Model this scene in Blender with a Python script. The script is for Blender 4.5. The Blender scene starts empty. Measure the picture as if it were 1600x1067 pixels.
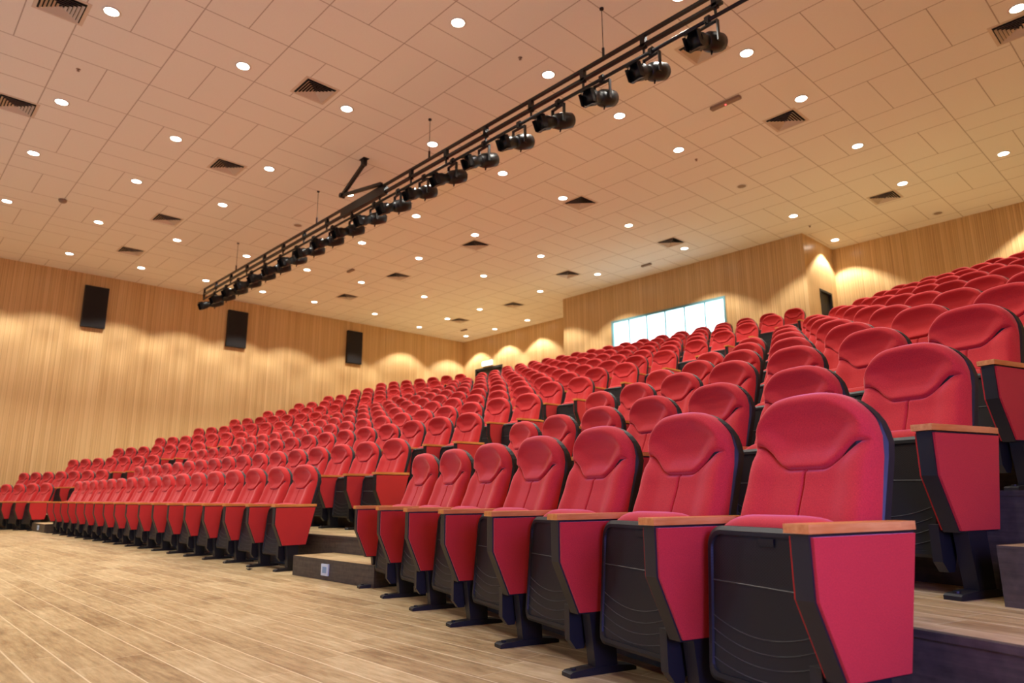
import bpy, bmesh, math, random
from mathutils import Vector, Matrix
random.seed(7)
sc = bpy.context.scene
COL = sc.collection

# ------------------------------------------------------------------ camera
cam_d = bpy.data.cameras.new('camera'); cam = bpy.data.objects.new('camera', cam_d); COL.objects.link(cam)
MR = ((0.684698, 0.728800, -0.006288), (-0.160996, 0.142829, -0.976566), (-0.710823, 0.669664, 0.215129))   # @@CAM
rx_, dn_, fw_ = (Vector(v).normalized() for v in MR)
fw_.normalize(); rx_ = (rx_ - fw_ * rx_.dot(fw_)).normalized(); dn_ = fw_.cross(rx_)
cm = Matrix((( rx_.x, -dn_.x, -fw_.x, 0), (rx_.y, -dn_.y, -fw_.y, 0), (rx_.z, -dn_.z, -fw_.z, 0.653), (0, 0, 0, 1)))
cam.matrix_world = cm
cam_d.sensor_width = 36; cam_d.lens = 1086.0 / 1600 * 36
cam_d.clip_start = 0.05; cam_d.clip_end = 100
cam_d.dof.use_dof = True; cam_d.dof.focus_distance = 3.3; cam_d.dof.aperture_fstop = 3.2
sc.camera = cam

# ------------------------------------------------------------------ world, exposure
w = bpy.data.worlds.new('world'); sc.world = w; w.use_nodes = True
w.node_tree.nodes['Background'].inputs[0].default_value = (1, 0.85, 0.7, 1)
w.node_tree.nodes['Background'].inputs[1].default_value = 0.0
sc.view_settings.view_transform = 'Standard'; sc.view_settings.look = 'None'
sc.view_settings.gamma = 1; sc.view_settings.use_curve_mapping = False
sc.view_settings.exposure = 0.0
cy = sc.cycles
cy.max_bounces = 8; cy.diffuse_bounces = 5; cy.glossy_bounces = 3; cy.transmission_bounces = 4
cy.sample_clamp_indirect = 6; cy.caustics_reflective = False; cy.caustics_refractive = False
cy.use_denoising = True
LAMP_W = 152.0          # each ceiling downlight
BLUE_FILL_W = 62.0        # unseen blue fill lamps, assumed behind the camera

# ------------------------------------------------------------------ constants of the hall
CZ = 7.09                                   # ceiling height
XL, XR, YB, YF = -22.8, 0.97, 18.62, -6.0   # inner faces of the walls
BX0, BX1, BY = -15.3, -7.06, 16.79          # projection booth
AL = 0.27667; P = 0.5696; D = 0.974; SX = -0.2767
E_ = Vector((math.cos(AL), -math.sin(AL))); N_ = Vector((math.sin(AL), math.cos(AL)))
R0 = Vector((-4.228, 3.10)); XC = -10.918; CY0 = 3.26; DC = D / math.cos(AL)
ROWS = 12
ZR = [0, .302, .655, .983] + [.983 + .326 * k for k in range(1, 10)]
XE = [-6.411, -6.379, -6.364, -6.395, -6.374, -6.357, -6.33, -6.361, -6.397, -6.453, -6.415, -6.404]

# ------------------------------------------------------------------ helpers
def obj(name, me, parent=None, loc=None):
    o = bpy.data.objects.new(name, me); COL.objects.link(o)
    if parent is not None: o.parent = parent
    if loc is not None: o.location = loc
    return o
def empty(name, loc=(0, 0, 0), rz=0):
    o = bpy.data.objects.new(name, None); COL.objects.link(o); o.location = loc; o.rotation_euler = (0, 0, rz)
    o.empty_display_size = .1
    return o
def tag(o, label=None, cat=None, group=None, kind=None):
    if label: o['label'] = label
    if cat: o['category'] = cat
    if group: o['group'] = group
    if kind: o['kind'] = kind
    return o
def mesh(name, bm, mats, smooth=False, bevel=0):
    bmesh.ops.recalc_face_normals(bm, faces=bm.faces)
    me = bpy.data.meshes.new(name); bm.to_mesh(me); bm.free()
    for m in (mats if isinstance(mats, (list, tuple)) else [mats]): me.materials.append(m)
    if smooth: me.polygons.foreach_set('use_smooth', [True] * len(me.polygons))
    return me
def box(bm, x0, x1, y0, y1, z0, z1, mi=0):
    v = [bm.verts.new(c) for c in ((x0,y0,z0),(x1,y0,z0),(x1,y1,z0),(x0,y1,z0),(x0,y0,z1),(x1,y0,z1),(x1,y1,z1),(x0,y1,z1))]
    fs = [bm.faces.new([v[i] for i in q]) for q in ((3,2,1,0),(4,5,6,7),(0,1,5,4),(1,2,6,5),(2,3,7,6),(3,0,4,7))]
    for f in fs: f.material_index = mi
    return v, fs
def bevel(bm, off, seg=2, ang=30):
    es = [e for e in bm.edges if len(e.link_faces) == 2 and e.calc_face_angle(0) > math.radians(ang)]
    bmesh.ops.bevel(bm, geom=es, offset=off, segments=seg, profile=.5, affect='EDGES')
def prism(bm, pts, x0, x1, axis='x', mi=0):
    """extrude polygon pts (2D) along axis between x0 and x1"""
    def c(p, t):
        return (t, p[0], p[1]) if axis == 'x' else ((p[0], t, p[1]) if axis == 'y' else (p[0], p[1], t))
    a = [bm.verts.new(c(p, x0)) for p in pts]; b = [bm.verts.new(c(p, x1)) for p in pts]
    n = len(pts); fs = [bm.faces.new(a[::-1]), bm.faces.new(b)]
    for i in range(n): fs.append(bm.faces.new((a[i], a[(i+1) % n], b[(i+1) % n], b[i])))
    for f in fs: f.material_index = mi
    return fs
def tube(bm, p0, p1, r0, r1=None, n=12, caps=True, mi=0):
    r1 = r0 if r1 is None else r1
    p0, p1 = Vector(p0), Vector(p1); d = (p1 - p0).normalized()
    u = d.orthogonal().normalized(); v = d.cross(u)
    A = [bm.verts.new(p0 + (u*math.cos(t)+v*math.sin(t))*r0) for t in [2*math.pi*i/n for i in range(n)]]
    B = [bm.verts.new(p1 + (u*math.cos(t)+v*math.sin(t))*r1) for t in [2*math.pi*i/n for i in range(n)]]
    fs = [bm.faces.new((A[i], A[(i+1) % n], B[(i+1) % n], B[i])) for i in range(n)]
    if caps: fs += [bm.faces.new(A[::-1]), bm.faces.new(B)]
    for f in fs: f.material_index = mi
def lathe(bm, prof, base=(0,0,0), n=24, axis=(0,0,1), caps=True):
    ax = Vector(axis).normalized(); u = ax.orthogonal().normalized(); v = ax.cross(u); b = Vector(base); rings = []
    for r, h in prof:
        rings.append([bm.verts.new(b + ax*h + (u*math.cos(2*math.pi*i/n)+v*math.sin(2*math.pi*i/n))*max(r, 1e-4)) for i in range(n)])
    for a, c in zip(rings, rings[1:]):
        for i in range(n): bm.faces.new((a[i], a[(i+1) % n], c[(i+1) % n], c[i]))
    if caps: bm.faces.new(rings[0][::-1]); bm.faces.new(rings[-1])

# ------------------------------------------------------------------ materials
def lin(r, g, b):
    f = lambda c: (c/255/12.92) if c/255 <= .04045 else ((c/255+.055)/1.055)**2.4
    return (f(r), f(g), f(b), 1)
class NT:
    def __init__(s, name, rough=.6, spec=.5):
        s.m = bpy.data.materials.new(name); s.m.use_nodes = True; s.t = s.m.node_tree
        s.b = s.t.nodes['Principled BSDF']; s.b.inputs['Roughness'].default_value = rough
        s.b.inputs['Specular IOR Level'].default_value = spec
    def n(s, typ, **k):
        o = s.t.nodes.new(typ)
        for a, v in k.items(): setattr(o, a, v)
        return o
    def l(s, a, b): s.t.links.new(a, b)
    def pos(s):
        g = s.n('ShaderNodeTexCoord'); return g.outputs['Object']
    def math(s, op, a, b=None, c=None):
        o = s.n('ShaderNodeMath', operation=op)
        for i, v in enumerate((a, b, c)):
            if v is None: continue
            if isinstance(v, (int, float)): o.inputs[i].default_value = v
            else: s.l(v, o.inputs[i])
        return o.outputs[0]
    def sep(s, v):
        o = s.n('ShaderNodeSeparateXYZ'); s.l(v, o.inputs[0]); return o.outputs
    def comb(s, x, y, z):
        o = s.n('ShaderNodeCombineXYZ')
        for i, v in enumerate((x, y, z)):
            if isinstance(v, (int, float)): o.inputs[i].default_value = v
            else: s.l(v, o.inputs[i])
        return o.outputs[0]
    def noise(s, v, scale, detail=3, rough=.5):
        o = s.n('ShaderNodeTexNoise'); s.l(v, o.inputs['Vector']); o.inputs['Scale'].default_value = scale
        o.inputs['Detail'].default_value = detail; o.inputs['Roughness'].default_value = rough; return o.outputs[0]
    def mix(s, f, a, b):
        o = s.n('ShaderNodeMix', data_type='RGBA')
        if isinstance(f, (int, float)): o.inputs[0].default_value = f
        else: s.l(f, o.inputs[0])
        for i, v in ((6, a), (7, b)):
            if isinstance(v, tuple): o.inputs[i].default_value = v
            else: s.l(v, o.inputs[i])
        return o.outputs[2]
    def ramp(s, f, stops):
        o = s.n('ShaderNodeValToRGB'); s.l(f, o.inputs[0]); e = o.color_ramp.elements
        while len(e) < len(stops): e.new(.5)
        for k, (p, c) in enumerate(stops): e[k].position = p; e[k].color = c
        return o.outputs[0]
    def scale(s, v, x, y, z):
        o = s.n('ShaderNodeVectorMath', operation='MULTIPLY'); s.l(v, o.inputs[0]); o.inputs[1].default_value = (x, y, z); return o.outputs[0]
    def bump(s, h, strength=.3, dist=.01):
        o = s.n('ShaderNodeBump'); o.inputs['Strength'].default_value = strength; o.inputs['Distance'].default_value = dist
        s.l(h, o.inputs['Height']); s.l(o.outputs[0], s.b.inputs['Normal'])
    def col(s, c):
        if isinstance(c, tuple): s.b.inputs['Base Color'].default_value = c
        else: s.l(c, s.b.inputs['Base Color'])
        return s

def fabric():
    t = NT('red_fabric', .85, .25); p = t.pos()
    n1 = t.noise(p, 420, 1); n2 = t.noise(p, 14, 3)
    c = t.mix(t.math('MULTIPLY', n1, 1.0), (.28, .010, .012, 1), (.78, .048, .044, 1))
    c = t.mix(t.math('MULTIPLY', n2, .25), c, (.44, .014, .022, 1))
    t.col(c); t.bump(n1, .25, .0008)
    t.b.inputs['Sheen Weight'].default_value = .8; t.b.inputs['Sheen Roughness'].default_value = .38
    t.b.inputs['Sheen Tint'].default_value = (1, .45, .45, 1)
    return t.m
def plastic(name, c, rough=.45):
    t = NT(name, rough, .45); p = t.pos(); n1 = t.noise(p, 500, 2)
    t.col(c); t.bump(n1, .12, .001); return t.m
def shell_plastic():
    """black moulded seat underside: perforated upper half, smile-shaped ribs below"""
    t = NT('seat_shell_plastic', .5, .35); p = t.pos(); x, y, z = t.sep(p)
    row = t.math('SINE', t.math('MULTIPLY', z, 2*math.pi/.0085)); cl = t.math('SINE', t.math('MULTIPLY', x, 2*math.pi/.011))
    holes = t.math('MULTIPLY', t.math('GREATER_THAN', t.math('MULTIPLY', row, cl), .35), 1.0)
    m1 = t.math('MULTIPLY', t.math('GREATER_THAN', z, .405), t.math('LESS_THAN', z, .515))
    m1 = t.math('MULTIPLY', m1, t.math('LESS_THAN', t.math('ABSOLUTE', x), .205))
    holes = t.math('MULTIPLY', holes, m1)
    t.col(t.mix(holes, (.010, .0105, .012, 1), (.002, .002, .003, 1)))
    t.bump(t.math('SUBTRACT', t.noise(p, 300, 2), t.math('MULTIPLY', holes, 3.0)), .15, .0012)
    return t.m
def armwood():
    t = NT('armrest_wood', .35, .5); p = t.pos()
    n = t.noise(t.scale(p, 60, 6, 60), 1, 4, .6)
    t.col(t.ramp(n, [(.3, lin(200, 118, 48)), (.7, lin(228, 162, 88))])); return t.m
def wallwood():
    """narrow vertical wood slats; fine joints and grain run up the wall"""
    t = NT('wall_wood_slats', .30, .4); p = t.pos(); x, y, z = t.sep(p)
    s = t.math('ADD', x, y)                          # along either wall
    k = t.math('DIVIDE', s, .125); fr = t.math('FRACT', k); idn = t.math('FLOOR', k)
    wn = t.n('ShaderNodeTexWhiteNoise', noise_dimensions='1D'); t.l(idn, wn.inputs['W'])
    grain = t.noise(t.comb(t.math('MULTIPLY', s, 46), 0, t.math('MULTIPLY', z, .35)), 1, 3, .5)
    big = t.noise(t.comb(t.math('MULTIPLY', s, .5), 0, t.math('MULTIPLY', z, .10)), 1, 2, .5)
    v = t.math('ADD', t.math('MULTIPLY', grain, .62), t.math('MULTIPLY', wn.outputs[0], .12)); v = t.math('ADD', v, t.math('MULTIPLY', big, .10)); v = t.math('ADD', v, .06)
    c = t.ramp(v, [(.28, lin(182, 143, 92)), (.50, lin(211, 175, 123)), (.74, lin(231, 201, 151))])
    j = t.math('LESS_THAN', fr, .12); h = t.math('MULTIPLY', t.math('GREATER_THAN', fr, .12), t.math('LESS_THAN', fr, .26))
    c = t.mix(t.math('MULTIPLY', h, .30), c, lin(244, 210, 158))  # slat-edge highlight painted into the colour as a pale line beside each joint
    t.col(t.mix(t.math('MULTIPLY', j, .34), c, lin(140, 94, 50)))
    t.bump(t.math('ADD', t.math('MULTIPLY', j, -1), t.math('MULTIPLY', grain, .2)), .25, .003)
    return t.m
def ceiltiles():
    """basket-woven 0.6 x 1.2 m mineral tiles: joints laid out by block parity"""
    t = NT('ceiling_tiles', .9, .2); p = t.pos(); x, y, z = t.sep(p)
    U, V = 1.209, 1.1975
    X = t.math('DIVIDE', t.math('ADD', x, 12.42 + U*40), U); Y = t.math('DIVIDE', t.math('ADD', y, -2.628 + V*40), V)
    fx, fy = t.math('FRACT', X), t.math('FRACT', Y)
    par = t.math('MODULO', t.math('ADD', t.math('FLOOR', X), t.math('FLOOR', Y)), 2)
    def edge(f, wd): return t.math('MAXIMUM', t.math('LESS_THAN', f, wd), t.math('GREATER_THAN', f, 1-wd))
    def mid(f, wd): return t.math('LESS_THAN', t.math('ABSOLUTE', t.math('SUBTRACT', f, .5)), wd)
    wd = .0065
    l = t.math('MAXIMUM', edge(fx, wd), edge(fy, wd))
    a = t.math('MULTIPLY', mid(fy, wd*.9), par); b = t.math('MULTIPLY', mid(fx, wd*.9), t.math('SUBTRACT', 1, par))
    l = t.math('MAXIMUM', l, t.math('MAXIMUM', a, b))
    n = t.noise(p, 55, 3, .7)
    c = t.mix(n, lin(240, 234, 226), lin(250, 246, 240))
    t.col(t.mix(t.math('MULTIPLY', l, .55), c, lin(120, 84, 52)))
    t.bump(t.math('SUBTRACT', t.math('MULTIPLY', n, .3), l), .4, .004)
    return t.m
def plankfloor(name='floor_wood_tiles', rot=0.0):
    """wood-look porcelain planks 0.15 m wide with pale grout"""
    t = NT(name, .38, .4); p = t.pos()
    x, y, z = t.sep(p)
    if rot:
        c_, s_ = math.cos(rot), math.sin(rot)
        x2 = t.math('ADD', t.math('MULTIPLY', x, c_), t.math('MULTIPLY', y, s_)); y = t.math('ADD', t.math('MULTIPLY', x, -s_), t.math('MULTIPLY', y, c_)); x = x2
    k = t.math('DIVIDE', y, .149); row = t.math('FLOOR', k); fy = t.math('FRACT', k)
    wr = t.n('ShaderNodeTexWhiteNoise', noise_dimensions='1D'); t.l(row, wr.inputs['W'])
    kx = t.math('ADD', t.math('DIVIDE', x, .9), t.math('MULTIPLY', wr.outputs[0], 3)); fx = t.math('FRACT', kx)
    w2 = t.n('ShaderNodeTexWhiteNoise', noise_dimensions='2D'); t.l(t.comb(t.math('FLOOR', kx), row, 0), w2.inputs['Vector'])
    g = t.noise(t.comb(t.math('MULTIPLY', x, 5), t.math('MULTIPLY', y, 38), w2.outputs[0]), 1, 6, .65)
    b = t.noise(t.comb(x, t.math('MULTIPLY', y, 1.8), 0), 2.2, 4, .6)
    v = t.math('ADD', t.math('MULTIPLY', g, .50), t.math('ADD', t.math('MULTIPLY', w2.outputs[0], .13), t.math('ADD', .05, t.math('MULTIPLY', b, .30))))
    c = t.ramp(v, [(.38, lin(140, 112, 74)), (.54, lin(184, 158, 114)), (.70, lin(214, 192, 150))])
    gy = t.math('MAXIMUM', t.math('LESS_THAN', fy, .030), t.math('GREATER_THAN', fy, .985))
    gx = t.math('LESS_THAN', fx, .004)
    gr = t.math('MAXIMUM', gy, t.math('MULTIPLY', gx, .8))
    t.col(t.mix(t.math('MULTIPLY', gr, .6), c, lin(236, 218, 182)))
    t.bump(t.math('SUBTRACT', t.math('MULTIPLY', g, .5), gr), .2, .002)
    return t.m
def risermat():
    t = NT('riser_dark_wood', .5, .4); p = t.pos(); n = t.noise(t.scale(p, 3, 3, 60), 1, 5, .6); n2 = t.noise(p, 30, 3)
    v = t.math('ADD', t.math('MULTIPLY', n, .6), t.math('MULTIPLY', n2, .4))
    t.col(t.ramp(v, [(.3, lin(48, 41, 35)), (.7, lin(88, 78, 66))])); return t.m
def emit(name, c, s):
    m = bpy.data.materials.new(name); m.use_nodes = True; t = m.node_tree
    b = t.nodes['Principled BSDF']; b.inputs['Base Color'].default_value = (.8, .8, .8, 1)
    b.inputs['Emission Color'].default_value = c; b.inputs['Emission Strength'].default_value = s
    return m
def plain(name, c, rough=.5, metal=0, spec=.5):
    t = NT(name, rough, spec); t.b.inputs['Metallic'].default_value = metal
    p = t.pos(); n = t.noise(p, 120, 2); t.col(t.mix(t.math('MULTIPLY', n, .25), c, tuple(v*.8 for v in c[:3]) + (1,)))
    return t.m

M_FAB = fabric(); M_BLK = plastic('black_plastic', (.009, .009, .0105, 1), .5); M_SHELL = shell_plastic(); M_LINE = plastic('shell_rib_plastic', (.045, .045, .048, 1), .5)
M_ARM = armwood(); M_WALL = wallwood(); M_CEIL = ceiltiles(); M_FLOOR = plankfloor(); M_RISER = risermat()
M_FLOOR_R = plankfloor('tread_wood_tiles', -AL)
M_METAL = plain('black_steel', (.0055, .0055, .006, 1), .40, .1); M_STEEL = plain('worn_steel', (.35, .35, .33, 1), .3, .9)
M_WHITE = plain('white_enamel', lin(236, 232, 224), .5); M_VENT = plain('vent_enamel', lin(222, 206, 190), .55)
M_DARK = plain('dark_void', (.006, .006, .006, 1), .9); M_SPK = plain('speaker_cloth', (.010, .008, .009, 1), .85)
M_LENS = emit('downlight_lens', (1, .93, .80, 1), 14); M_WIN = emit('booth_window_glow', (.66, .93, 1, 1), 2.3)
M_FRAME = plain('window_frame_aluminium', lin(120, 168, 176), .4, .3); M_PLATE = plain('socket_plate_plastic', lin(205, 222, 245), .35)
M_PLATE2 = plain('socket_insert_plastic', lin(120, 160, 205), .35)
M_SIGN = emit('exit_sign_face', (.75, 1, .96, 1), 3.0); M_DOOR = plain('dark_door', (.012, .011, .010, 1), .6)
M_GREY = plain('grey_detector', lin(150, 128, 110), .5); M_RED = emit('red_led', (1, .05, .08, 1), 3)
M_GLASS = plain('lens_glass', lin(70, 105, 175), .12, 0, .9)

# ------------------------------------------------------------------ the shell of the room
def plane_struct(name, pts, m):
    bm = bmesh.new(); bm.faces.new([bm.verts.new(p) for p in pts]); me = mesh(name, bm, m); o = obj(name, me); tag(o, kind='structure'); return o
def slab(name, x0, x1, y0, y1, z0, z1, m):
    bm = bmesh.new(); box(bm, x0, x1, y0, y1, z0, z1); o = obj(name, mesh(name, bm, m)); tag(o, kind='structure'); return o
slab('floor', XL-.2, XR+.2, YF-.2, YB+.2, -.2, 0, M_FLOOR)
slab('ceiling', XL-.2, XR+.2, YF-.2, YB+.2, CZ, CZ+.2, M_CEIL)
slab('wall_left', XL-.2, XL, YF-.2, YB+.2, 0, CZ, M_WALL)
slab('wall_right', XR, XR+.2, YF-.2, YB+.2, 0, CZ, M_WALL)
slab('wall_front', XL, XR, YF-.2, YF, 0, CZ, M_WALL)
# back wall in pieces around the exit door
DX0, DX1, DZ = -22.03, -20.32, 5.80
ZT = ZR[11]
bm = bmesh.new()
box(bm, XL, DX0, YB, YB+.2, 0, CZ); box(bm, DX1, XR, YB, YB+.2, 0, CZ); box(bm, DX0, DX1, YB, YB+.2, DZ, CZ); box(bm, DX0, DX1, YB, YB+.2, 0, ZT)
tag(obj('wall_back', mesh('wall_back', bm, M_WALL)), kind='structure')
# projection booth: front wall with a window opening, two side walls (the right one with a door)
WX0, WX1, WZ0, WZ1 = -13.27, -9.32, 4.94, 5.93
bm = bmesh.new()
box(bm, BX0, WX0, BY, BY+.15, 0, CZ); box(bm, WX1, BX1, BY, BY+.15, 0, CZ); box(bm, WX0, WX1, BY, BY+.15, WZ1, CZ); box(bm, WX0, WX1, BY, BY+.15, 0, WZ0)
tag(obj('wall_booth', mesh('wall_booth', bm, M_WALL)), kind='structure')
bm = bmesh.new(); box(bm, BX0, BX0+.15, BY+.15, YB, 0, CZ); tag(obj('wall_booth_left', mesh('wall_booth_left', bm, M_WALL)), kind='structure')
D2Y0, D2Y1, D2Z = 17.50, 18.25, 5.775
bm = bmesh.new(); box(bm, BX1-.15, BX1, BY+.15, D2Y0, 0, CZ); box(bm, BX1-.15, BX1, D2Y1, YB, 0, CZ); box(bm, BX1-.15, BX1, D2Y0, D2Y1, D2Z, CZ); box(bm, BX1-.15, BX1, D2Y0, D2Y1, 0, ZT)
tag(obj('wall_booth_right', mesh('wall_booth_right', bm, M_WALL)), kind='structure')
# doors
bm = bmesh.new(); box(bm, DX0, DX0+.07, YB-.01, YB+.12, ZT, DZ); box(bm, DX1-.07, DX1, YB-.01, YB+.12, ZT, DZ); box(bm, DX0+.07, DX1-.07, YB-.01, YB+.12, DZ-.08, DZ)
d1 = obj('door_1', mesh('door_1', bm, M_DOOR)); tag(d1, kind='structure')
bm = bmesh.new(); box(bm, DX0+.07, (DX0+DX1)/2-.004, YB+.07, YB+.11, ZT, DZ-.08); box(bm, (DX0+DX1)/2+.004, DX1-.07, YB+.07, YB+.11, ZT, DZ-.08); obj('door_leaf', mesh('door_leaf', bm, M_DOOR), d1)
bm = bmesh.new(); box(bm, BX1-.12, BX1+.01, D2Y0, D2Y0+.05, ZT, D2Z); box(bm, BX1-.12, BX1+.01, D2Y1-.05, D2Y1, ZT, D2Z); box(bm, BX1-.12, BX1+.01, D2Y0+.05, D2Y1-.05, D2Z-.05, D2Z)
d2 = obj('door_2', mesh('door_2', bm, M_DOOR)); tag(d2, kind='structure')
bm = bmesh.new(); box(bm, BX1-.10, BX1-.06, D2Y0+.05, D2Y1-.05, ZT, D2Z-.05); obj('door_leaf', mesh('door_leaf', bm, M_DOOR), d2)
# booth window
bm = bmesh.new(); F = .06
box(bm, WX0, WX1, BY-.015, BY+.11, WZ1-F, WZ1); box(bm, WX0, WX1, BY-.015, BY+.11, WZ0, WZ0+F)
box(bm, WX0, WX0+F, BY-.015, BY+.11, WZ0+F, WZ1-F); box(bm, WX1-F, WX1, BY-.015, BY+.11, WZ0+F, WZ1-F)
win = obj('window_1', mesh('window_1', bm, M_FRAME)); tag(win, kind='structure')
for k in range(1, 6):
    xm = WX0 + (WX1-WX0)*k/6; bm = bmesh.new(); box(bm, xm-.012, xm+.012, BY+.01, BY+.10, WZ0+F, WZ1-F); obj('window_mullion', mesh('window_mullion', bm, M_FRAME), win)
for k in range(6):
    a = WX0+F if k == 0 else WX0+(WX1-WX0)*k/6+.012; b = WX1-F if k == 5 else WX0+(WX1-WX0)*(k+1)/6-.012
    bm = bmesh.new(); box(bm, a, b, BY+.05, BY+.062, WZ0+F, WZ1-F); obj('window_pane', mesh('window_pane', bm, M_WIN), win)

# ------------------------------------------------------------------ tiers
KR = -4.79; KL = 2*XC - KR                         # where the riser lines bend
TA = math.tan(AL)
def riser_pts(k, off=0.0):
    """riser line of tier k (k>=1) from the left wall to the right wall; off moves it back"""
    y = CY0 + DC*(k-1) + off
    return [(XL, y - TA*(KL-XL)), (KL, y), (KR, y), (XR, y - TA*(XR-KR))]
bm = bmesh.new()
for k in range(1, ROWS):
    a = riser_pts(k); z0 = ZR[k-1]; z1 = ZR[k]
    b = riser_pts(k+1) if k < ROWS-1 else [(XL, YB), (KL, YB), (KR, YB), (XR, YB)]
    for q in range(3):
        f = bm.faces.new([bm.verts.new((a[q][0], a[q][1], z0)), bm.verts.new((a[q+1][0], a[q+1][1], z0)), bm.verts.new((a[q+1][0], a[q+1][1], z1)), bm.verts.new((a[q][0], a[q][1], z1))]); f.material_index = 1
        f = bm.faces.new([bm.verts.new((a[q][0], a[q][1], z1)), bm.verts.new((a[q+1][0], a[q+1][1], z1)), bm.verts.new((b[q+1][0], b[q+1][1], z1)), bm.verts.new((b[q][0], b[q][1], z1))])
        f.material_index = 0 if q == 1 else 2
me = bpy.data.meshes.new('floor_tiers'); bm.to_mesh(me); bm.free()
for m in (M_FLOOR, M_RISER, M_FLOOR_R): me.materials.append(m)
tag(obj('floor_tiers', me), kind='structure')
# pale nosing trim on every tier edge
for k in range(1, ROWS):
    bm = bmesh.new(); a = riser_pts(k)
    for q in range(3):
        (x0, y0), (x1, y1) = a[q], a[q+1]
        vs = [bm.verts.new(c) for c in ((x0, y0-.008, ZR[k]-.018), (x1, y1-.008, ZR[k]-.018), (x1, y1-.008, ZR[k]+.002), (x0, y0-.008, ZR[k]+.002), (x1, y1+.02, ZR[k]+.002), (x0, y0+.02, ZR[k]+.002))]
        bm.faces.new(vs[:4]); bm.faces.new((vs[3], vs[2], vs[4], vs[5]))
    tag(obj('trim_%d' % k, mesh('trim_%d' % k, bm, M_RISER)), kind='structure')
# half-height aisle steps
def step(pts, z0, z1):
    bm = bmesh.new(); fs = prism(bm, pts, z0, z1, 'z', 0)
    for f in fs[2:]: f.material_index = 1
    bmesh.ops.recalc_face_normals(bm, faces=bm.faces)
    o = obj('floor_step', mesh('floor_step', bm, [M_FLOOR, M_RISER])); tag(o, kind='structure'); return o
for k in range(1, ROWS):
    zz0, zz1 = ZR[k-1], (ZR[k-1]+ZR[k])/2 + .008
    y = CY0 + DC*(k-1)
    for mir in (0, 1):
        f = (lambda x: 2*XC - x) if mir else (lambda x: x)
        pts = [(f(-5.79), y-.385), (f(-4.52), y-.385), (f(-4.52), y - TA*(-4.52-KR)), (f(KR), y), (f(-5.79), y)]
        step(pts if not mir else pts[::-1], zz0, zz1)
    if k <= ROWS:
        o = R0 + N_*D*(k-1); s0 = 3.86 + SX*(k-1)
        a = o + E_*s0; pr = lambda al, pe: tuple(o + E_*al + N_*pe)
        endal = s0 + .95
        step([pr(s0, -.385), pr(endal, -.385), pr(endal, 0), pr(s0, 0)], zz0, zz1)

# ------------------------------------------------------------------ theatre seat
def smooth(a, b, x):
    t = max(0, min(1, (x-a)/(b-a))); return t*t*(3-2*t)
def back_y(z):
    pts = [(.30, -.175), (.42, -.150), (.57, -.108), (.70, -.060), (.78, -.030), (.85, -.032), (.90, -.046), (.96, -.070)]
    for (z0, y0), (z1, y1) in zip(pts, pts[1:]):
        if z <= z1: return y0 + (y1-y0)*smooth(z0, z1, z)*.35 + (y1-y0)*.65*(z-z0)/(z1-z0)
    return pts[-1][1]
ZB, HW, ZS, ZTOP = .40, .236, .75, .953
def ztop(x, hw=HW, zs=ZS, zt=ZTOP):
    u = min(1, abs(x)/hw); return zs + (zt-zs)*(1-u**2.9)**(1/2.35)
def seam_z(x):
    x = abs(x); return .722 + .078*smooth(.06, .200, x)
def build_backrest(nu, n1, n2, fine=True):
    """upholstered back: raised headrest panel above a stitched seam, centre seam and side bolsters below"""
    bm = bmesh.new(); g = []; th = .062
    xs = [(-math.cos(math.pi*i/nu)*.55 + (2*i/nu-1)*.45)*HW for i in range(nu+1)]
    if fine: xs = sorted([x for x in xs if abs(x) > .013] + [-.012, -.008, -.005, -.0025, 0, .0025, .005, .008, .012])
    offs = [-.030, -.022, -.015, -.010, -.0065, -.0035, 0, .0035, .0065, .010, .015, .022, .030] if fine else [-.02, 0, .02]
    for x in xs:
        zt = ztop(x); sz = seam_z(x); col = []
        if zt - sz < .075: sz = min(sz, zt-.05)
        zz = [ZB + (sz+offs[0]-ZB)*k/n1 for k in range(n1)] + [sz+o for o in offs]
        z0 = sz+offs[-1]
        zz += [z0 + (zt-z0)*(.6*k/n2 + .4*math.sin(k/n2*math.pi/2)) for k in range(1, n2+1)]
        for z in zz:
            xx = x*(1 - .045*smooth(.45, .85, z))
            d = min(HW-abs(x), (zt-z), (z-ZB)+.012); rho = .046
            y = back_y(z)
            if d < rho: y += (rho - math.sqrt(max(0, rho*rho-(rho-d)**2)))*.95
            gz = z - seam_z(x)
            edge = smooth(0, .028, HW-.012-abs(x))
            y -= .010*smooth(-.002, .016, gz)*edge*smooth(0, .03, zt-z)
            y += .014*math.exp(-(gz/.0055)**2)*edge*smooth(0, .03, zt-z)
            if gz > 0: y += .030*(1-(x/HW)**2)*smooth(.01, .09, gz)*smooth(0, .08, zt-z)
            else:
                y += .011*math.exp(-(x/.0045)**2)*smooth(0, .006, -gz)
                y -= .018*smooth(.10, .185, abs(x))*smooth(0, .02, HW-abs(x))*smooth(.0, .05, -gz)
            col.append(bm.verts.new((xx, y, z)))
        g.append(col)
    nu = len(xs)-1; nv = len(g[0])-1
    for i in range(nu):
        for j in range(nv): bm.faces.new((g[i][j], g[i+1][j], g[i+1][j+1], g[i][j+1]))
    ring = [g[i][0] for i in range(nu+1)] + g[nu][1:] + [g[i][nv] for i in range(nu-1, -1, -1)] + [g[0][j] for j in range(nv-1, 0, -1)]
    back = [bm.verts.new((v.co.x, back_y(v.co.z)+th, v.co.z)) for v in ring]
    n = len(ring)
    for i in range(n): bm.faces.new((ring[i], back[i], back[(i+1) % n], ring[(i+1) % n]))
    return mesh('backrest', bm, M_FAB, True)
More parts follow.
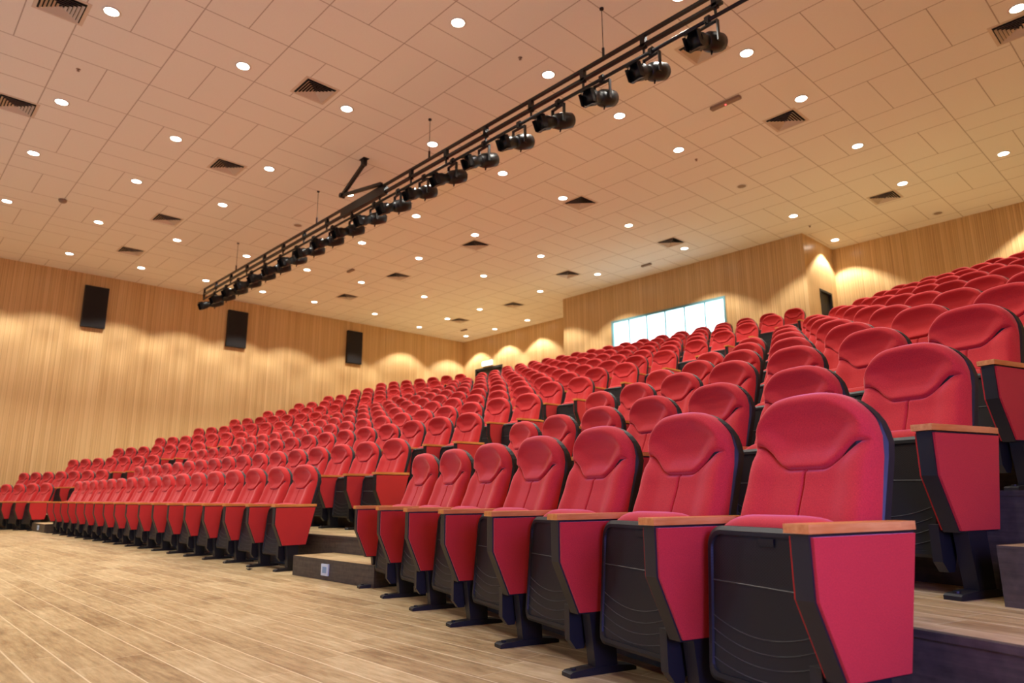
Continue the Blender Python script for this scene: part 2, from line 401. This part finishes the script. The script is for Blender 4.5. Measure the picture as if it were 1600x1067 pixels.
def build_backshell(nu):
    bm = bmesh.new(); zb = .34
    A, B = [], []
    def outline(z0, hw, zs, zt):
        pts = [(-hw*.93, z0), (-hw, z0+.06)]
        xs = [-math.cos(math.pi*i/nu)*hw for i in range(nu+1)]
        pts += [(x*(1-.03*smooth(.45, .85, ztop(x, hw, zs, zt))), ztop(x, hw, zs, zt)) for x in xs] + [(hw, z0+.06), (hw*.93, z0)]
        return pts
    o1 = outline(zb, HW+.004, ZS, ZTOP-.004); o2 = outline(zb+.02, HW-.022, ZS-.01, ZTOP-.03)
    a = [bm.verts.new((x, back_y(z)+.054, z)) for x, z in o1]; b = [bm.verts.new((x, back_y(z)+.080, z)) for x, z in o1]; c = [bm.verts.new((x, back_y(z)+.096, z)) for x, z in o2]
    n = len(a)
    for p, q in ((a, b), (b, c)):
        for i in range(n): bm.faces.new((p[i], p[(i+1) % n], q[(i+1) % n], q[i]))
    bm.faces.new(a[::-1])
    bot = [c[0]]; m_ = n//2
    for i in range(m_ - 1 + (n % 2)):
        l, r = i, n-1-i
        if l+1 < r-1: bm.faces.new((c[l], c[l+1], c[r-1], c[r]))
        elif l+1 == r-1: bm.faces.new((c[l], c[l+1], c[r]))
    return mesh('back_shell', bm, M_BLK)
SW = .222                                    # half width of the folded seat
def seat_y(z): return -.298 + .11*(z-.12)
def build_seatshell(n):
    """folded-up seat pan seen from underneath: rounded panel, raised border, four curved ribs"""
    bm = bmesh.new()
    def outl(m, zb, zt, r):
        pts = []
        for cx, cz, a0 in ((m-r, zt-r, 0), (-(m-r), zt-r, 90)):
            for k in range(n+1):
                a = math.radians(a0+90*k/n); pts.append((cx+r*math.cos(a), cz+r*math.sin(a)))
        rb = .03; mb = m*.93
        for cx, cz, a0 in ((-(mb-rb), zb+rb, 180), (mb-rb, zb+rb, 270)):
            for k in range(n//2+1):
                a = math.radians(a0+90*k/(n//2)); pts.append((cx+rb*math.cos(a), cz+rb*math.sin(a)))
        return pts
    o1 = outl(SW, .122, .556, .055); o2 = outl(SW-.012, .134, .544, .048); o3 = outl(SW-.024, .146, .532, .040)
    L = [[bm.verts.new((x, seat_y(z)+.048, z)) for x, z in o1], [bm.verts.new((x, seat_y(z)+.004, z)) for x, z in o1], [bm.verts.new((x, seat_y(z)-.006, z)) for x, z in o2],
         [bm.verts.new((x, seat_y(z)-.006, z)) for x, z in o3]]
    N = len(o1)
    for p, q in zip(L, L[1:]):
        for i in range(N): bm.faces.new((p[i], p[(i+1) % N], q[(i+1) % N], q[i]))
    inner = [bm.verts.new((x*.985, seat_y(z)+.001, z)) for x, z in o3]
    for i in range(N): bm.faces.new((L[3][i], L[3][(i+1) % N], inner[(i+1) % N], inner[i]))
    bm.faces.new(inner); bm.faces.new(L[0][::-1])
    for f in bm.faces: f.material_index = 0
    # ribs
    def rib(f, x0, x1, wd=.0017, seg=14):
        pr = None
        for k in range(seg+1):
            x = x0+(x1-x0)*k/seg; z = f(x); y = seat_y(z)-.0015
            q = [bm.verts.new((x, y+.003, z-wd)), bm.verts.new((x, y, z)), bm.verts.new((x, y+.003, z+wd))]
            if pr:
                for a in (0, 1):
                    fc = bm.faces.new((pr[a], q[a], q[a+1], pr[a+1])); fc.material_index = 1
            pr = q
    rib(lambda x: .398 - .06*(x+.2)*.25, -.196, .196, .0024, 2)
    for zz, dp in ((.305, .045), (.268, .045), (.230, .042), (.190, .036)):
        rib(lambda x, zz=zz, dp=dp: zz - dp*(1-(x/.2)**2), -.193, .193)
    box(bm, -.012, .045, seat_y(.52)-.0045, seat_y(.52)+.004, .505, .527)
    me = mesh('seat_shell', bm, [M_SHELL, M_LINE]); return me
def build_seatcushion(nu, nv):
    bm = bmesh.new(); g = []
    for i in range(nu+1):
        u = 2*i/nu-1; col = []
        for j in range(nv+1):
            a = math.pi*(j/nv)                   # over the rounded top from front to back
            x = u*(SW-.004); e = (1-abs(u)**5)
            top = .548 + .042*e
            hz = .026 + .02*e
            yc = seat_y(.55)+.078; ry = .050*(.75+.25*e)
            y = yc - ry*math.cos(a); z = (top-hz) + hz*math.sin(a)
            col.append(bm.verts.new((x, y, z)))
        g.append(col)
    low = []
    for i in range(nu+1):
        x = g[i][0].co.x
        low.append((bm.verts.new((x, seat_y(.20)+.045, .18)), bm.verts.new((x, seat_y(.20)+.120, .20))))
    for i in range(nu):
        for j in range(nv): bm.faces.new((g[i][j], g[i+1][j], g[i+1][j+1], g[i][j+1]))
        bm.faces.new((low[i][0], low[i+1][0], g[i+1][0], g[i][0])); bm.faces.new((g[i][nv], g[i+1][nv], low[i+1][1], low[i][1]))
        bm.faces.new((low[i][0], low[i][1], low[i+1][1], low[i+1][0]))
    for i in (0, nu): bm.faces.new([g[i][j] for j in range(nv+1)] + [low[i][1], low[i][0]])
    return mesh('seat_cushion', bm, M_FAB, True)
PROF = [(-.430, .556), (-.430, .405), (-.350, .216), (-.118, .216), (-.036, .556)]
def build_spine():
    bm = bmesh.new(); prism(bm, PROF, -.027, .027); bevel(bm, .004, 2)
    return mesh('arm_frame', bm, M_BLK)
def build_panel():
    bm = bmesh.new(); q = [(-.424, .550), (-.424, .405), (-.346, .222), (-.124, .222), (-.044, .550)]
    prism(bm, q, -.005, .005); bevel(bm, .003, 2)
    return mesh('side_panel', bm, M_FAB)
def build_arm():
    bm = bmesh.new()
    prism(bm, [(-.038, -.440), (.038, -.440), (.038, -.10), (.030, -.030), (-.030, -.030), (-.038, -.10)], .558, .580, 'z'); bevel(bm, .004, 2)
    return mesh('armrest', bm, M_ARM)
def build_post():
    bm = bmesh.new()
    prism(bm, [(-.278, .02), (-.300, .22), (-.190, .22), (-.180, .02)], -.026, .026)
    bevel(bm, .004, 1); return mesh('post', bm, M_BLK)
def build_foot():
    bm = bmesh.new()
    prism(bm, [(-.392, 0), (-.392, .014), (-.380, .020), (-.300, .026), (-.180, .026), (-.110, .018), (-.096, .012), (-.096, 0)], -.030, .030); bevel(bm, .004, 2)
    tube(bm, (0, -.362, .018), (0, -.362, .028), .011, n=10)
    return mesh('foot', bm, M_BLK)
def build_bracket():
    """hinge arm beside the folded seat pan"""
    bm = bmesh.new()
    prism(bm, [(-.345, .24), (-.345, .115), (-.318, .080), (-.285, .080), (-.262, .13), (-.262, .24)], .205, .240); bevel(bm, .004, 1)
    return mesh('hinge', bm, M_BLK)
def build_pivot():
    bm = bmesh.new(); tube(bm, (.21, -.235, .262), (.262, -.235, .262), .022, n=14); return mesh('pivot', bm, M_BLK)

CH = dict(backrest=build_backrest(48, 22, 26), back_shell=build_backshell(24), seat_shell=build_seatshell(8), seat_cushion=build_seatcushion(20, 12), hinge=build_bracket(), pivot=build_pivot())
ARM = [('arm_frame', build_spine(), 0)]; _pn = build_panel(); ARM += [('side_panel', _pn, .031), ('side_panel', _pn, -.031), ('armrest', build_arm(), 0), ('post', build_post(), 0), ('foot', build_foot(), 0)]
ORD = ['first', 'second', 'third', 'fourth', 'fifth', 'sixth', 'seventh', 'eighth', 'ninth', 'tenth', 'eleventh', 'twelfth', 'thirteenth', 'fourteenth', 'fifteenth', 'sixteenth', 'seventeenth']
proto = empty('theater_seat'); kids = []
for nm, me in CH.items(): kids.append(obj(nm, me, proto))
for nm, me, dx in ARM: kids.append(obj(nm, me, proto, (P/2+dx, 0, 0)))
used = False
def seat(x, y, z, rz, label, group, extra):
    global used
    if not used:
        o = proto; used = True
    else:
        o = proto.copy(); COL.objects.link(o)
        for k in kids:
            c = k.copy(); COL.objects.link(c); c.parent = o
    o.location = (x, y, z); o.rotation_euler = (0, 0, rz)
    tag(o, label, 'theatre seat', group)
    if extra:
        for nm, me, dx in ARM: obj(nm, me, o, (-P/2+dx, 0, 0))
    return o
SEATS = []          # (block, row, index from the row's end, x, y, z, rot, extra left arm)
for j in range(ROWS):
    for i in range(7):
        q = R0 + N_*D*j + E_*(P*i + SX*j)
        SEATS.append(('R', j, i, q.x, q.y, ZR[j], -AL, i == 0))
        SEATS.append(('L', j, i, 2*XC-q.x, q.y, ZR[j], AL, i == 6))
    for i in range(17):
        SEATS.append(('C', j, i, XE[j]-P*i, CY0+DC*j, ZR[j], 0, i == 16))
BN = dict(R='right-hand block', L='far left block', C='centre block')
def seat_label(b, j, i):
    rown = 'front' if j == 0 else ORD[j]
    n = ORD[i] if b == 'R' else (ORD[i])
    side = 'from its left end' if b == 'R' else 'from its right end'
    return 'red folding theatre seat, %s %s in the %s row, %s' % (n, side, rown, BN[b])
MASS = {(b, j, i) for (b, j), L in {('C', 6): (14, 15, 16), ('C', 7): (11, 13, 14, 15, 16), ('C', 8): (11, 12, 13, 14, 15, 16), ('C', 9): (8, 9, 10, 11, 12, 13, 14, 15, 16), ('C', 10): (7, 8, 9, 10, 11, 12, 13, 14, 15, 16), ('C', 11): (3, 4, 5, 6, 7, 8, 9, 10, 11, 12, 13, 14, 15, 16), ('L', 0): (4, 5, 6), ('L', 9): (6,), ('L', 10): (4, 5, 6), ('L', 11): (2, 3, 4, 5, 6), ('R', 5): (6,), ('R', 6): (6,), ('R', 7): (6,), ('R', 8): (5, 6), ('R', 9): (5, 6), ('R', 10): (5, 6), ('R', 11): (0, 1, 2, 4, 5, 6)}.items() for i in L}   # smallest in view: one mass
HIDDEN = MASS
for b, j, i, x, y, z, rz, ex in SEATS:
    if (b, j, i) in HIDDEN: continue
    seat(x, y, z, rz, seat_label(b, j, i), 'red theatre seats', ex)

_lo = [(build_backrest(14, 5, 7, False), 0), (CH['back_shell'], 0), (CH['seat_shell'], 0), (build_seatcushion(8, 6), 0), (CH['hinge'], 0)] + [(m, P/2+dx) for _, m, dx in ARM]
_mats = [M_FAB, M_BLK, M_SHELL, M_LINE, M_ARM]; V_, F_, MI_ = [], [], []
for b, j, i, x, y, z, rz, ex in SEATS:
    if (b, j, i) not in MASS: continue
    T = Matrix.Translation((x, y, z)) @ Matrix.Rotation(rz, 4, 'Z')
    for me, dx in _lo + ([(m, -P/2+d_) for _, m, d_ in ARM] if ex else []):
        n0 = len(V_); TT = T @ Matrix.Translation((dx, 0, 0)); mm = [_mats.index(m) for m in me.materials]
        V_ += [tuple(TT @ v.co) for v in me.vertices]
        for p in me.polygons: F_.append([n0+k for k in p.vertices]); MI_.append(mm[p.material_index])
me = bpy.data.meshes.new('distant_seating'); me.from_pydata(V_, [], F_)
for m in _mats: me.materials.append(m)
me.polygons.foreach_set('material_index', MI_); me.polygons.foreach_set('use_smooth', [k == 0 for k in MI_])
tag(obj('distant_seating', me), 'remaining small red seats of the uppermost rows near the booth and left wall', 'theatre seats', kind='stuff')

# ------------------------------------------------------------------ downlights
LX = {-2: -4.299, -1: -6.696, 0: -9.71, 1: -12.736, 2: -15.146, 3: -18.161, 4: -21.17}
LY = [1.717, 3.526, 5.313, 7.129, 8.917, 10.731, 13.115, 15.54, 17.912]
lights = []; dead = []
for r, cs in {-2: range(0, 9), -1: range(0, 9), 0: range(0, 8), 1: range(0, 8), 2: range(0, 8), 3: range(0, 9), 4: range(0, 7)}.items():
    for c in cs:
        if (r, c) in ((2, 3), (-1, 6), (-2, 8)): dead.append((LX[r], LY[c]))
        else: lights.append((LX[r], LY[c]))
lights += [(-21.77, 15.517), (-19.995, 15.523), (-20.04, 17.94), (-21.77, 17.887), (-2.483, 15.549), (-2.42, 17.95), (-1.286, 10.731), (-1.286, 7.129), (-1.286, 3.526), (-1.286, 0), (-.3, 13.1)]  # includes assumed downlights out of view along the right side, added for light
for yy in (-1.2,):
    for xx in (-21.17, -18.161, -15.146, -12.736, -9.71, -6.696, -4.299): lights.append((xx, yy))  # assumed row over the stage end, out of view, added for light
def camproj(x, y, z):
    d = Vector((x, y, z-.653)); zz = d.dot(fw_)
    return (800+1086*d.dot(rx_)/zz, 533.5+1086*d.dot(dn_)/zz) if zz > .1 else None
bm = bmesh.new(); lathe(bm, [(.088, -.001), (.115, -.001), (.118, -.008), (.112, -.014), (.090, -.006)], n=32, caps=False); ring_me = mesh('trim_ring', bm, M_WHITE, True)
bm = bmesh.new(); lathe(bm, [(.089, -.002), (.088, -.0045)], n=32); lens_me = mesh('lens', bm, M_LENS, False)
bm = bmesh.new(); lathe(bm, [(.089, -.002), (.088, -.0045)], n=32); dead_me = mesh('lens', bm, M_GREY, False)
ld = bpy.data.lights.new('downlight_lamp', 'SPOT'); ld.energy = LAMP_W; ld.color = (1, .97, .88); ld.spot_size = math.radians(106); ld.spot_blend = .34; ld.shadow_soft_size = .08
# wide "batwing" beam of a recessed downlight: a bit stronger towards the edge of the cone
ld.use_nodes = True; _t = ld.node_tree; _e = _t.nodes['Emission']; _g = _t.nodes.new('ShaderNodeTexCoord'); _s = _t.nodes.new('ShaderNodeSeparateXYZ')
_a = _t.nodes.new('ShaderNodeMath'); _a.operation = 'ABSOLUTE'; _p = _t.nodes.new('ShaderNodeMath'); _p.operation = 'POWER'; _p.inputs[1].default_value = -3.3
_t.links.new(_g.outputs['Normal'], _s.inputs[0]); _t.links.new(_s.outputs[2], _a.inputs[0]); _t.links.new(_a.outputs[0], _p.inputs[0]); _t.links.new(_p.outputs[0], _e.inputs['Strength'])
def nearest_desc(x, y):
    r = min(range(-2, 5), key=lambda k: abs(LX[k]-x)); c = min(range(9), key=lambda k: abs(LY[k]-y)); return r, c
seen = []
for lit, lst in ((True, lights), (False, dead)):
    for (x, y) in lst:
        p = camproj(x, y, CZ)
        vis = p and -14 < p[0] < 1614 and -14 < p[1] < 1081
        sp = bpy.data.objects.new('downlight_lamp', ld) if lit else None
        if not vis:
            o = empty('ceiling_downlight', (x, y, CZ)); tag(o, 'assumed round recessed ceiling downlight out over the stage end or side aisle, off picture', 'ceiling light', 'downlights beyond the frame')
        else:
            o = empty('ceiling_downlight', (x, y, CZ)); seen.append((o, x, y, lit))
        obj('trim_ring', ring_me, o); obj('lens', lens_me if lit else dead_me, o)
        if sp: COL.objects.link(sp); sp.parent = o; sp.location = (0, 0, -.02)
# label by line (towards the back wall) and by place in that line counted from the camera side
xs = sorted({round(s[1], 1) for s in seen}, reverse=True)
lines = []
for s in sorted(seen, key=lambda s: -s[1]):
    for L in lines:
        if abs(L[0]-s[1]) < .5: L[1].append(s); break
    else: lines.append([s[1], [s]])
for li, L in enumerate(lines):
    L[1].sort(key=lambda s: s[2])
    for si, (o, x, y, lit) in enumerate(L[1]):
        if lit: lab = 'lit round downlight, %s from the stage end of the %s ceiling line from the right' % (ORD[si], ORD[li])
        else: lab = 'unlit round downlight, %s from the stage end of the %s ceiling line from the right' % (ORD[si], ORD[li])
        tag(o, lab, 'ceiling light', 'round ceiling downlights')

# ------------------------------------------------------------------ ceiling vents
def ring4(bm, a0, a1, z0, z1):
    """square frustum ring"""
    p = [(-1,-1),(1,-1),(1,1),(-1,1)]
    A = [bm.verts.new((x*a0, y*a0, z0)) for x, y in p]; B = [bm.verts.new((x*a1, y*a1, z1)) for x, y in p]
    for i in range(4): bm.faces.new((A[i], A[(i+1) % 4], B[(i+1) % 4], B[i]))
bm = bmesh.new(); ring4(bm, .295, .250, -.004, -.004); ring4(bm, .295, .297, -.004, .0); ring4(bm, .250, .250, -.004, .0); vent_frame = mesh('vent_frame', bm, M_VENT)
bm = bmesh.new(); box(bm, -.25, .25, -.25, .25, -.0035, -.0015); vent_back = mesh('vent_back', bm, M_DARK)
louv = []
for k in range(6):
    a = .245 - k*.042; bm = bmesh.new(); ring4(bm, a-.016, a-.046 if k < 5 else .004, -.030, -.004); louv.append(mesh('louvre', bm, M_VENT))
VENTS = [(-15.91,7.76),(-21.96,7.76),(-28.05,7.78),(-32.95,7.8),(-7.97,18.68),(-8.0,26.7),(-15.97,18.68),(-16.09,24.78),(-22.06,18.68),(-22.15,24.78),(-28.06,18.7),(-33.0,18.72),(-28.1,26.7),(-33.0,26.7),(-22.2,1.97),(-16.66,2.0),(-7.8,13.9),(-2.32,18.7)]
VN = ['third of the line nearer the stage', 'second nearest the left end of the stage line', 'small by the left wall, stage line', 'last towards the left wall, stage line']
for k, (vx, vy) in enumerate(VENTS):
    x, y = vx*.604*.9967, vy*.6
    o = empty('ceiling_vent', (x, y, CZ)); obj('vent_frame', vent_frame, o); obj('vent_back', vent_back, o)
    for me in louv: obj('louvre', me, o)
    p = camproj(x, y, CZ)
    o['px'] = p[0]; o['py'] = p[1]
vs = sorted([o for o in COL.objects if o.name.startswith('ceiling_vent')], key=lambda o: (o['px']))
for k, o in enumerate(vs):
    n_ = ORD[k] if k < 17 else 'last'
    tag(o, 'square louvred air vent in the ceiling, %s of the vents counted from the left edge' % n_, 'air vent', 'square ceiling air vents')
    del o['px']; del o['py']

# ------------------------------------------------------------------ detectors, sprinklers
def small(name, x, y, prof, m, label, cat, group=None):
    bm = bmesh.new(); lathe(bm, prof, n=20); o = obj(name, mesh(name, bm, m, True), None, (x, y, CZ)); tag(o, label, cat, group); return o
bm = bmesh.new(); box(bm, -.27, .27, -.045, .045, -.05, -.001); bevel(bm, .012, 2)
o = obj('beam_detector', mesh('beam_detector', bm, M_GREY), None, (-5.21, 9.88, CZ)); tag(o, 'long grey detector with a red indicator on the ceiling beyond the lighting bar', 'detector')
bm = bmesh.new(); lathe(bm, [(.012, -.062), (.014, -.05)], n=10); obj('indicator_light', mesh('indicator_light', bm, M_RED), o)
SMK = [(.05, -.045), (.065, -.03), (.07, -.001)]
for (x, y), lab in (((-17.33, 9.87), 'small grey detector on the ceiling behind the left half of the lighting bar'), ((-20.94, 17.1), 'small grey detector on the ceiling near the far back corner'), ((-11.2, 15.87), 'small grey detector on the ceiling above the bright booth window')):
    bm = bmesh.new(); box(bm, -.16, .16, -.04, .04, -.045, -.001); bevel(bm, .01, 2); o = obj('detector', mesh('detector', bm, M_GREY), None, (x, y, CZ)); tag(o, lab, 'detector')
small('smoke_detector', -17.24, 2.61, [(.05, -.07), (.075, -.05), (.085, -.001)], M_GREY, 'round grey smoke detector on the ceiling above the left wall speaker', 'detector')
SPR = [(.008, -.035), (.022, -.034), (.010, -.022), (.012, -.006), (.03, -.004), (.032, -.001)]
for (x, y), lab in (((-11.5, 1.70), 'small sprinkler head on the ceiling at the upper left'), ((-6.68, 6.5), 'small sprinkler head on the ceiling above the middle of the lighting bar'), ((-6.68, 11.32), 'small sprinkler head on the ceiling between bar and booth'), ((-6.71, 16.45), 'small sprinkler head on the ceiling by the booth corner')):
    small('sprinkler', x, y, SPR, M_GREY, lab, 'sprinkler')

# ------------------------------------------------------------------ speakers on the left wall
for k, (y0, y1) in enumerate(((4.29, 4.91), (8.47, 9.12), (12.94, 13.56))):
    bm = bmesh.new(); box(bm, XL, XL+.12, y0, y1, 5.49, 6.72); bevel(bm, .008, 1)
    o = obj('wall_speaker', mesh('cabinet', bm, M_BLK)); tag(o, 'tall black speaker panel on the left wood wall, %s one from the picture\'s left' % ORD[k], 'speaker', 'black wall speakers')
    bm = bmesh.new(); box(bm, XL+.118, XL+.128, y0+.02, y1-.02, 5.51, 6.70); obj('grille', mesh('grille', bm, M_SPK), o)

# ------------------------------------------------------------------ exit sign
bm = bmesh.new(); box(bm, -21.52, -20.90, YB-.07, YB, 5.84, 6.05); bevel(bm, .006, 1)
o = obj('exit_sign', mesh('exit_sign', bm, M_WHITE)); tag(o, 'small glowing white sign box on the back wall above the dark door', 'sign')
bm = bmesh.new(); box(bm, -21.505, -20.915, YB-.076, YB-.069, 5.855, 6.035); obj('sign_face', mesh('sign_face', bm, M_SIGN), o)

# ------------------------------------------------------------------ lighting bar
YT = 6.557; BX_L, BX_R = -19.5, 0.9
bar = empty('lighting_bar', (0, YT, 6.04)); tag(bar, 'long black lighting bar of three rails hung under the ceiling', 'lighting bar')
def part(name, fn, m, parent, sm=False):
    bm = bmesh.new(); fn(bm); return obj(name, mesh(name, bm, m, sm), parent)
part('top_rail', lambda b: box(b, BX_L, BX_R, -.022, .022, .262, .305), M_METAL, bar)
part('cable_tray', lambda b: box(b, BX_L, -3.40, -.030, .030, .118, .158), M_METAL, bar)
part('cable_box', lambda b: box(b, -11.95, -10.35, -.045, .045, .10, .245), M_METAL, bar)
part('lower_pipe', lambda b: tube(b, (BX_L, 0, 0), (BX_R, 0, 0), .024, n=14), M_METAL, bar, True)
part('end_bracket', lambda b: box(b, BX_L-.02, BX_L+.02, -.02, .02, -.03, .31), M_METAL, bar)
for k in range(20):
    x = -18.64 + 1.01*k
    part('rail_bracket', lambda b: (box(b, x-.035, x+.035, -.03, .03, .10, .29), box(b, x-.012, x+.012, -.012, .012, 0, .1)), M_METAL, bar)
for x in (-17.33, -13.04, -9.02, -5.145, -1.2):
    part('suspension_wire', lambda b: (tube(b, (x, 0, .30), (x, 0, CZ-6.04-.01), .005, n=6), tube(b, (x, 0, .30), (x, 0, .44), .018, n=10), tube(b, (x, 0, CZ-6.04-.02), (x, 0, CZ-6.04-.001), .03, n=12)), M_METAL, bar)
# folding cable arm
arm = empty('cable_arm', (-11.09, 6.50, CZ)); tag(arm, 'black folding cable arm bent between the ceiling and the lighting bar', 'cable arm')
def seg(b, p0, p1, w_, h_):
    p0, p1 = Vector(p0), Vector(p1); d = (p1-p0).normalized(); s = Vector((0, 1, 0)); u = d.cross(s).normalized()
    vv = [bm_v for bm_v in (b.verts.new(p + s*a*w_ + u*c*h_) for p in (p0, p1) for a, c in ((-1,-1),(1,-1),(1,1),(-1,1)))]
    for q in ((3,2,1,0),(4,5,6,7),(0,1,5,4),(1,2,6,5),(2,3,7,6),(3,0,4,7)): b.faces.new([vv[i] for i in q])
part('upper_arm', lambda b: (seg(b, (0, 0, -.10), (-.80, 0, -.50), .03, .035)), M_METAL, arm)
part('lower_arm', lambda b: (seg(b, (-.80, 0, -.50), (.66, 0, -.75), .03, .028)), M_METAL, arm)
part('joint', lambda b: tube(b, (-.80, -.05, -.50), (-.80, .05, -.50), .05, n=16), M_METAL, arm)
part('ceiling_bracket', lambda b: (box(b, -.05, .05, -.04, .04, -.14, -.001), box(b, -.09, .09, -.06, .06, -.012, -.001)), M_METAL, arm)
# profile spotlights
def lamp_parts():
    """ellipsoidal spotlight: local origin at the clamp under the pipe, beam along -y and down"""
    d = Vector((0, -1, -.42)).normalized(); c0 = Vector((0, .0, -.285))
    res = []
    bm = bmesh.new()
    lathe(bm, [(.075, -.25), (.108, -.235), (.118, -.12), (.116, .0), (.098, .06), (.082, .10)], c0, 20, tuple(d)); res.append(('housing', bm, M_METAL))
    bm = bmesh.new(); lathe(bm, [(.078, .09), (.080, .18), (.100, .20), (.104, .30), (.110, .33)], c0, 18, tuple(d)); res.append(('lens_tube', bm, M_METAL))
    bm = bmesh.new()
    q = c0 + d*.335; u = Vector((1, 0, 0)); v = d.cross(u)
    for s in (-1, 1):
        for a, bb, ln in ((u, v, .10), (v, u, .10)):
            c = q + a*s*.095
            vs_ = [bm.verts.new(c + bb*t*.095 + d*h + a*s*th) for th in (0, .005) for t, h in ((-1, -.02), (1, -.02), (.8, ln*.6), (-.8, ln*.6))]
            for f in ((0,1,2,3),(7,6,5,4),(0,4,5,1),(1,5,6,2),(2,6,7,3),(3,7,4,0)): bm.faces.new([vs_[i] for i in f])
    res.append(('colour_frame', bm, M_METAL))
    bm = bmesh.new()
    for s in (-1, 1): box(bm, s*.125-.008, s*.125+.008, -.022, .022, -.33, -.065)
    box(bm, -.133, .133, -.022, .022, -.075, -.058); res.append(('yoke', bm, M_METAL))
    bm = bmesh.new(); box(bm, -.025, .025, -.035, .035, -.06, .03); tube(bm, (-.03, 0, .02), (.03, 0, .02), .036, n=12); tube(bm, (0, 0, -.05), (0, -.08, -.06), .008, n=8); res.append(('clamp', bm, M_METAL))
    bm = bmesh.new(); tube(bm, c0 - d*.05 + Vector((0, 0, -.09)), c0 - d*.05 + Vector((0, -.02, -.17)), .014, .010, n=8); res.append(('handle', bm, M_METAL))
    bm = bmesh.new(); lathe(bm, [(.066, -.25), (.090, -.238), (.094, -.20)], c0, 18, tuple(d)); tube(bm, c0-d*.24+Vector((.02, 0, .02)), c0-d*.31+Vector((.02, 0, .0)), .010, n=8); res.append(('rear_cap', bm, M_STEEL))
    return [(n, mesh(n, b, m, n in ('housing', 'lens_tube', 'rear_cap'))) for n, b, m in res]
LP = lamp_parts(); ls0 = empty('stage_spotlight'); lk = [obj(n, me, ls0) for n, me in LP]
for k in range(20):
    x = -3.596 - .795*k
    o = ls0 if k == 0 else ls0.copy()
    if k:
        COL.objects.link(o)
        for q in lk: c = q.copy(); COL.objects.link(c); c.parent = o
    o.location = (x, YT, 6.04); o.rotation_euler = (0, 0, math.radians(random.uniform(-9, 9)))
    n_ = ORD[k] if k < 17 else ('third from last', 'second from last', 'last')[k-17]
    tag(o, 'black stage spotlight under the lighting bar, %s along it from the right' % n_, 'stage light', 'black stage spotlights on the lighting bar')

# ------------------------------------------------------------------ socket plates and the bit of litter
for x, lab in ((-5.225, 'white socket plate on the front step between centre and right-hand seats'), (2*XC+5.225, 'white socket plate on the front step of the far left aisle')):
    bm = bmesh.new(); box(bm, -.055, .055, -.012, 0, 0, .088); bevel(bm, .004, 1)
    o = obj('socket_plate', mesh('socket_plate', bm, M_PLATE), None, (x, CY0-.385, .036)); tag(o, lab, 'socket')
    bm = bmesh.new(); box(bm, -.030, .030, -.0145, -.011, .020, .068); so = obj('socket_insert', mesh('socket_insert', bm, M_PLATE2), o)
bm = bmesh.new()
for k in range(7):
    a = random.uniform(0, 6.28); r = random.uniform(.01, .035); tube(bm, (0, 0, .008), (r*math.cos(a)*1.6, r*math.sin(a), random.uniform(.003, .022)), .006, .003, n=6)
lathe(bm, [(.012, .0), (.017, .006), (.010, .016)], n=8)
o = obj('scrap', mesh('scrap', bm, M_BLK), None, (-6.45, 2.78, 0)); tag(o, 'tiny dark scrap lying on the floor before the centre block', 'scrap')

# ------------------------------------------------------------------ unseen blue fill lamps, assumed and added behind the camera to tint seat shells
for (x, z, e) in ((-8.0, 1.6, 1.0), (-14.5, 1.6, 1.2), (-2.5, 4.6, .5)):
    sd = bpy.data.lights.new('assumed_blue_fill', 'AREA'); sd.shape = 'RECTANGLE'; sd.size = 2.0; sd.size_y = .8; sd.energy = BLUE_FILL_W*e; sd.color = (.22, .50, 1.0)
    so = bpy.data.objects.new('assumed_blue_fill', sd); COL.objects.link(so); so.location = (x, -5.0, z)
    so.rotation_euler = (Vector((0, 8.0, 1.0 if z < 2 else -3))).to_track_quat('-Z', 'Y').to_euler()
# unseen blue lamp added at the solid right-hand wall to tint the near seats
sd = bpy.data.lights.new('side_blue_fill', 'AREA'); sd.shape = 'RECTANGLE'; sd.size = .8; sd.size_y = 1.8; sd.energy = 160; sd.color = (.26, .27, 1.0)
so = bpy.data.objects.new('side_blue_fill', sd); COL.objects.link(so); so.location = (XR-.02, 1.0, 1.15); so.rotation_euler = Vector((-1, .35, -.1)).to_track_quat('-Z', 'Z').to_euler()
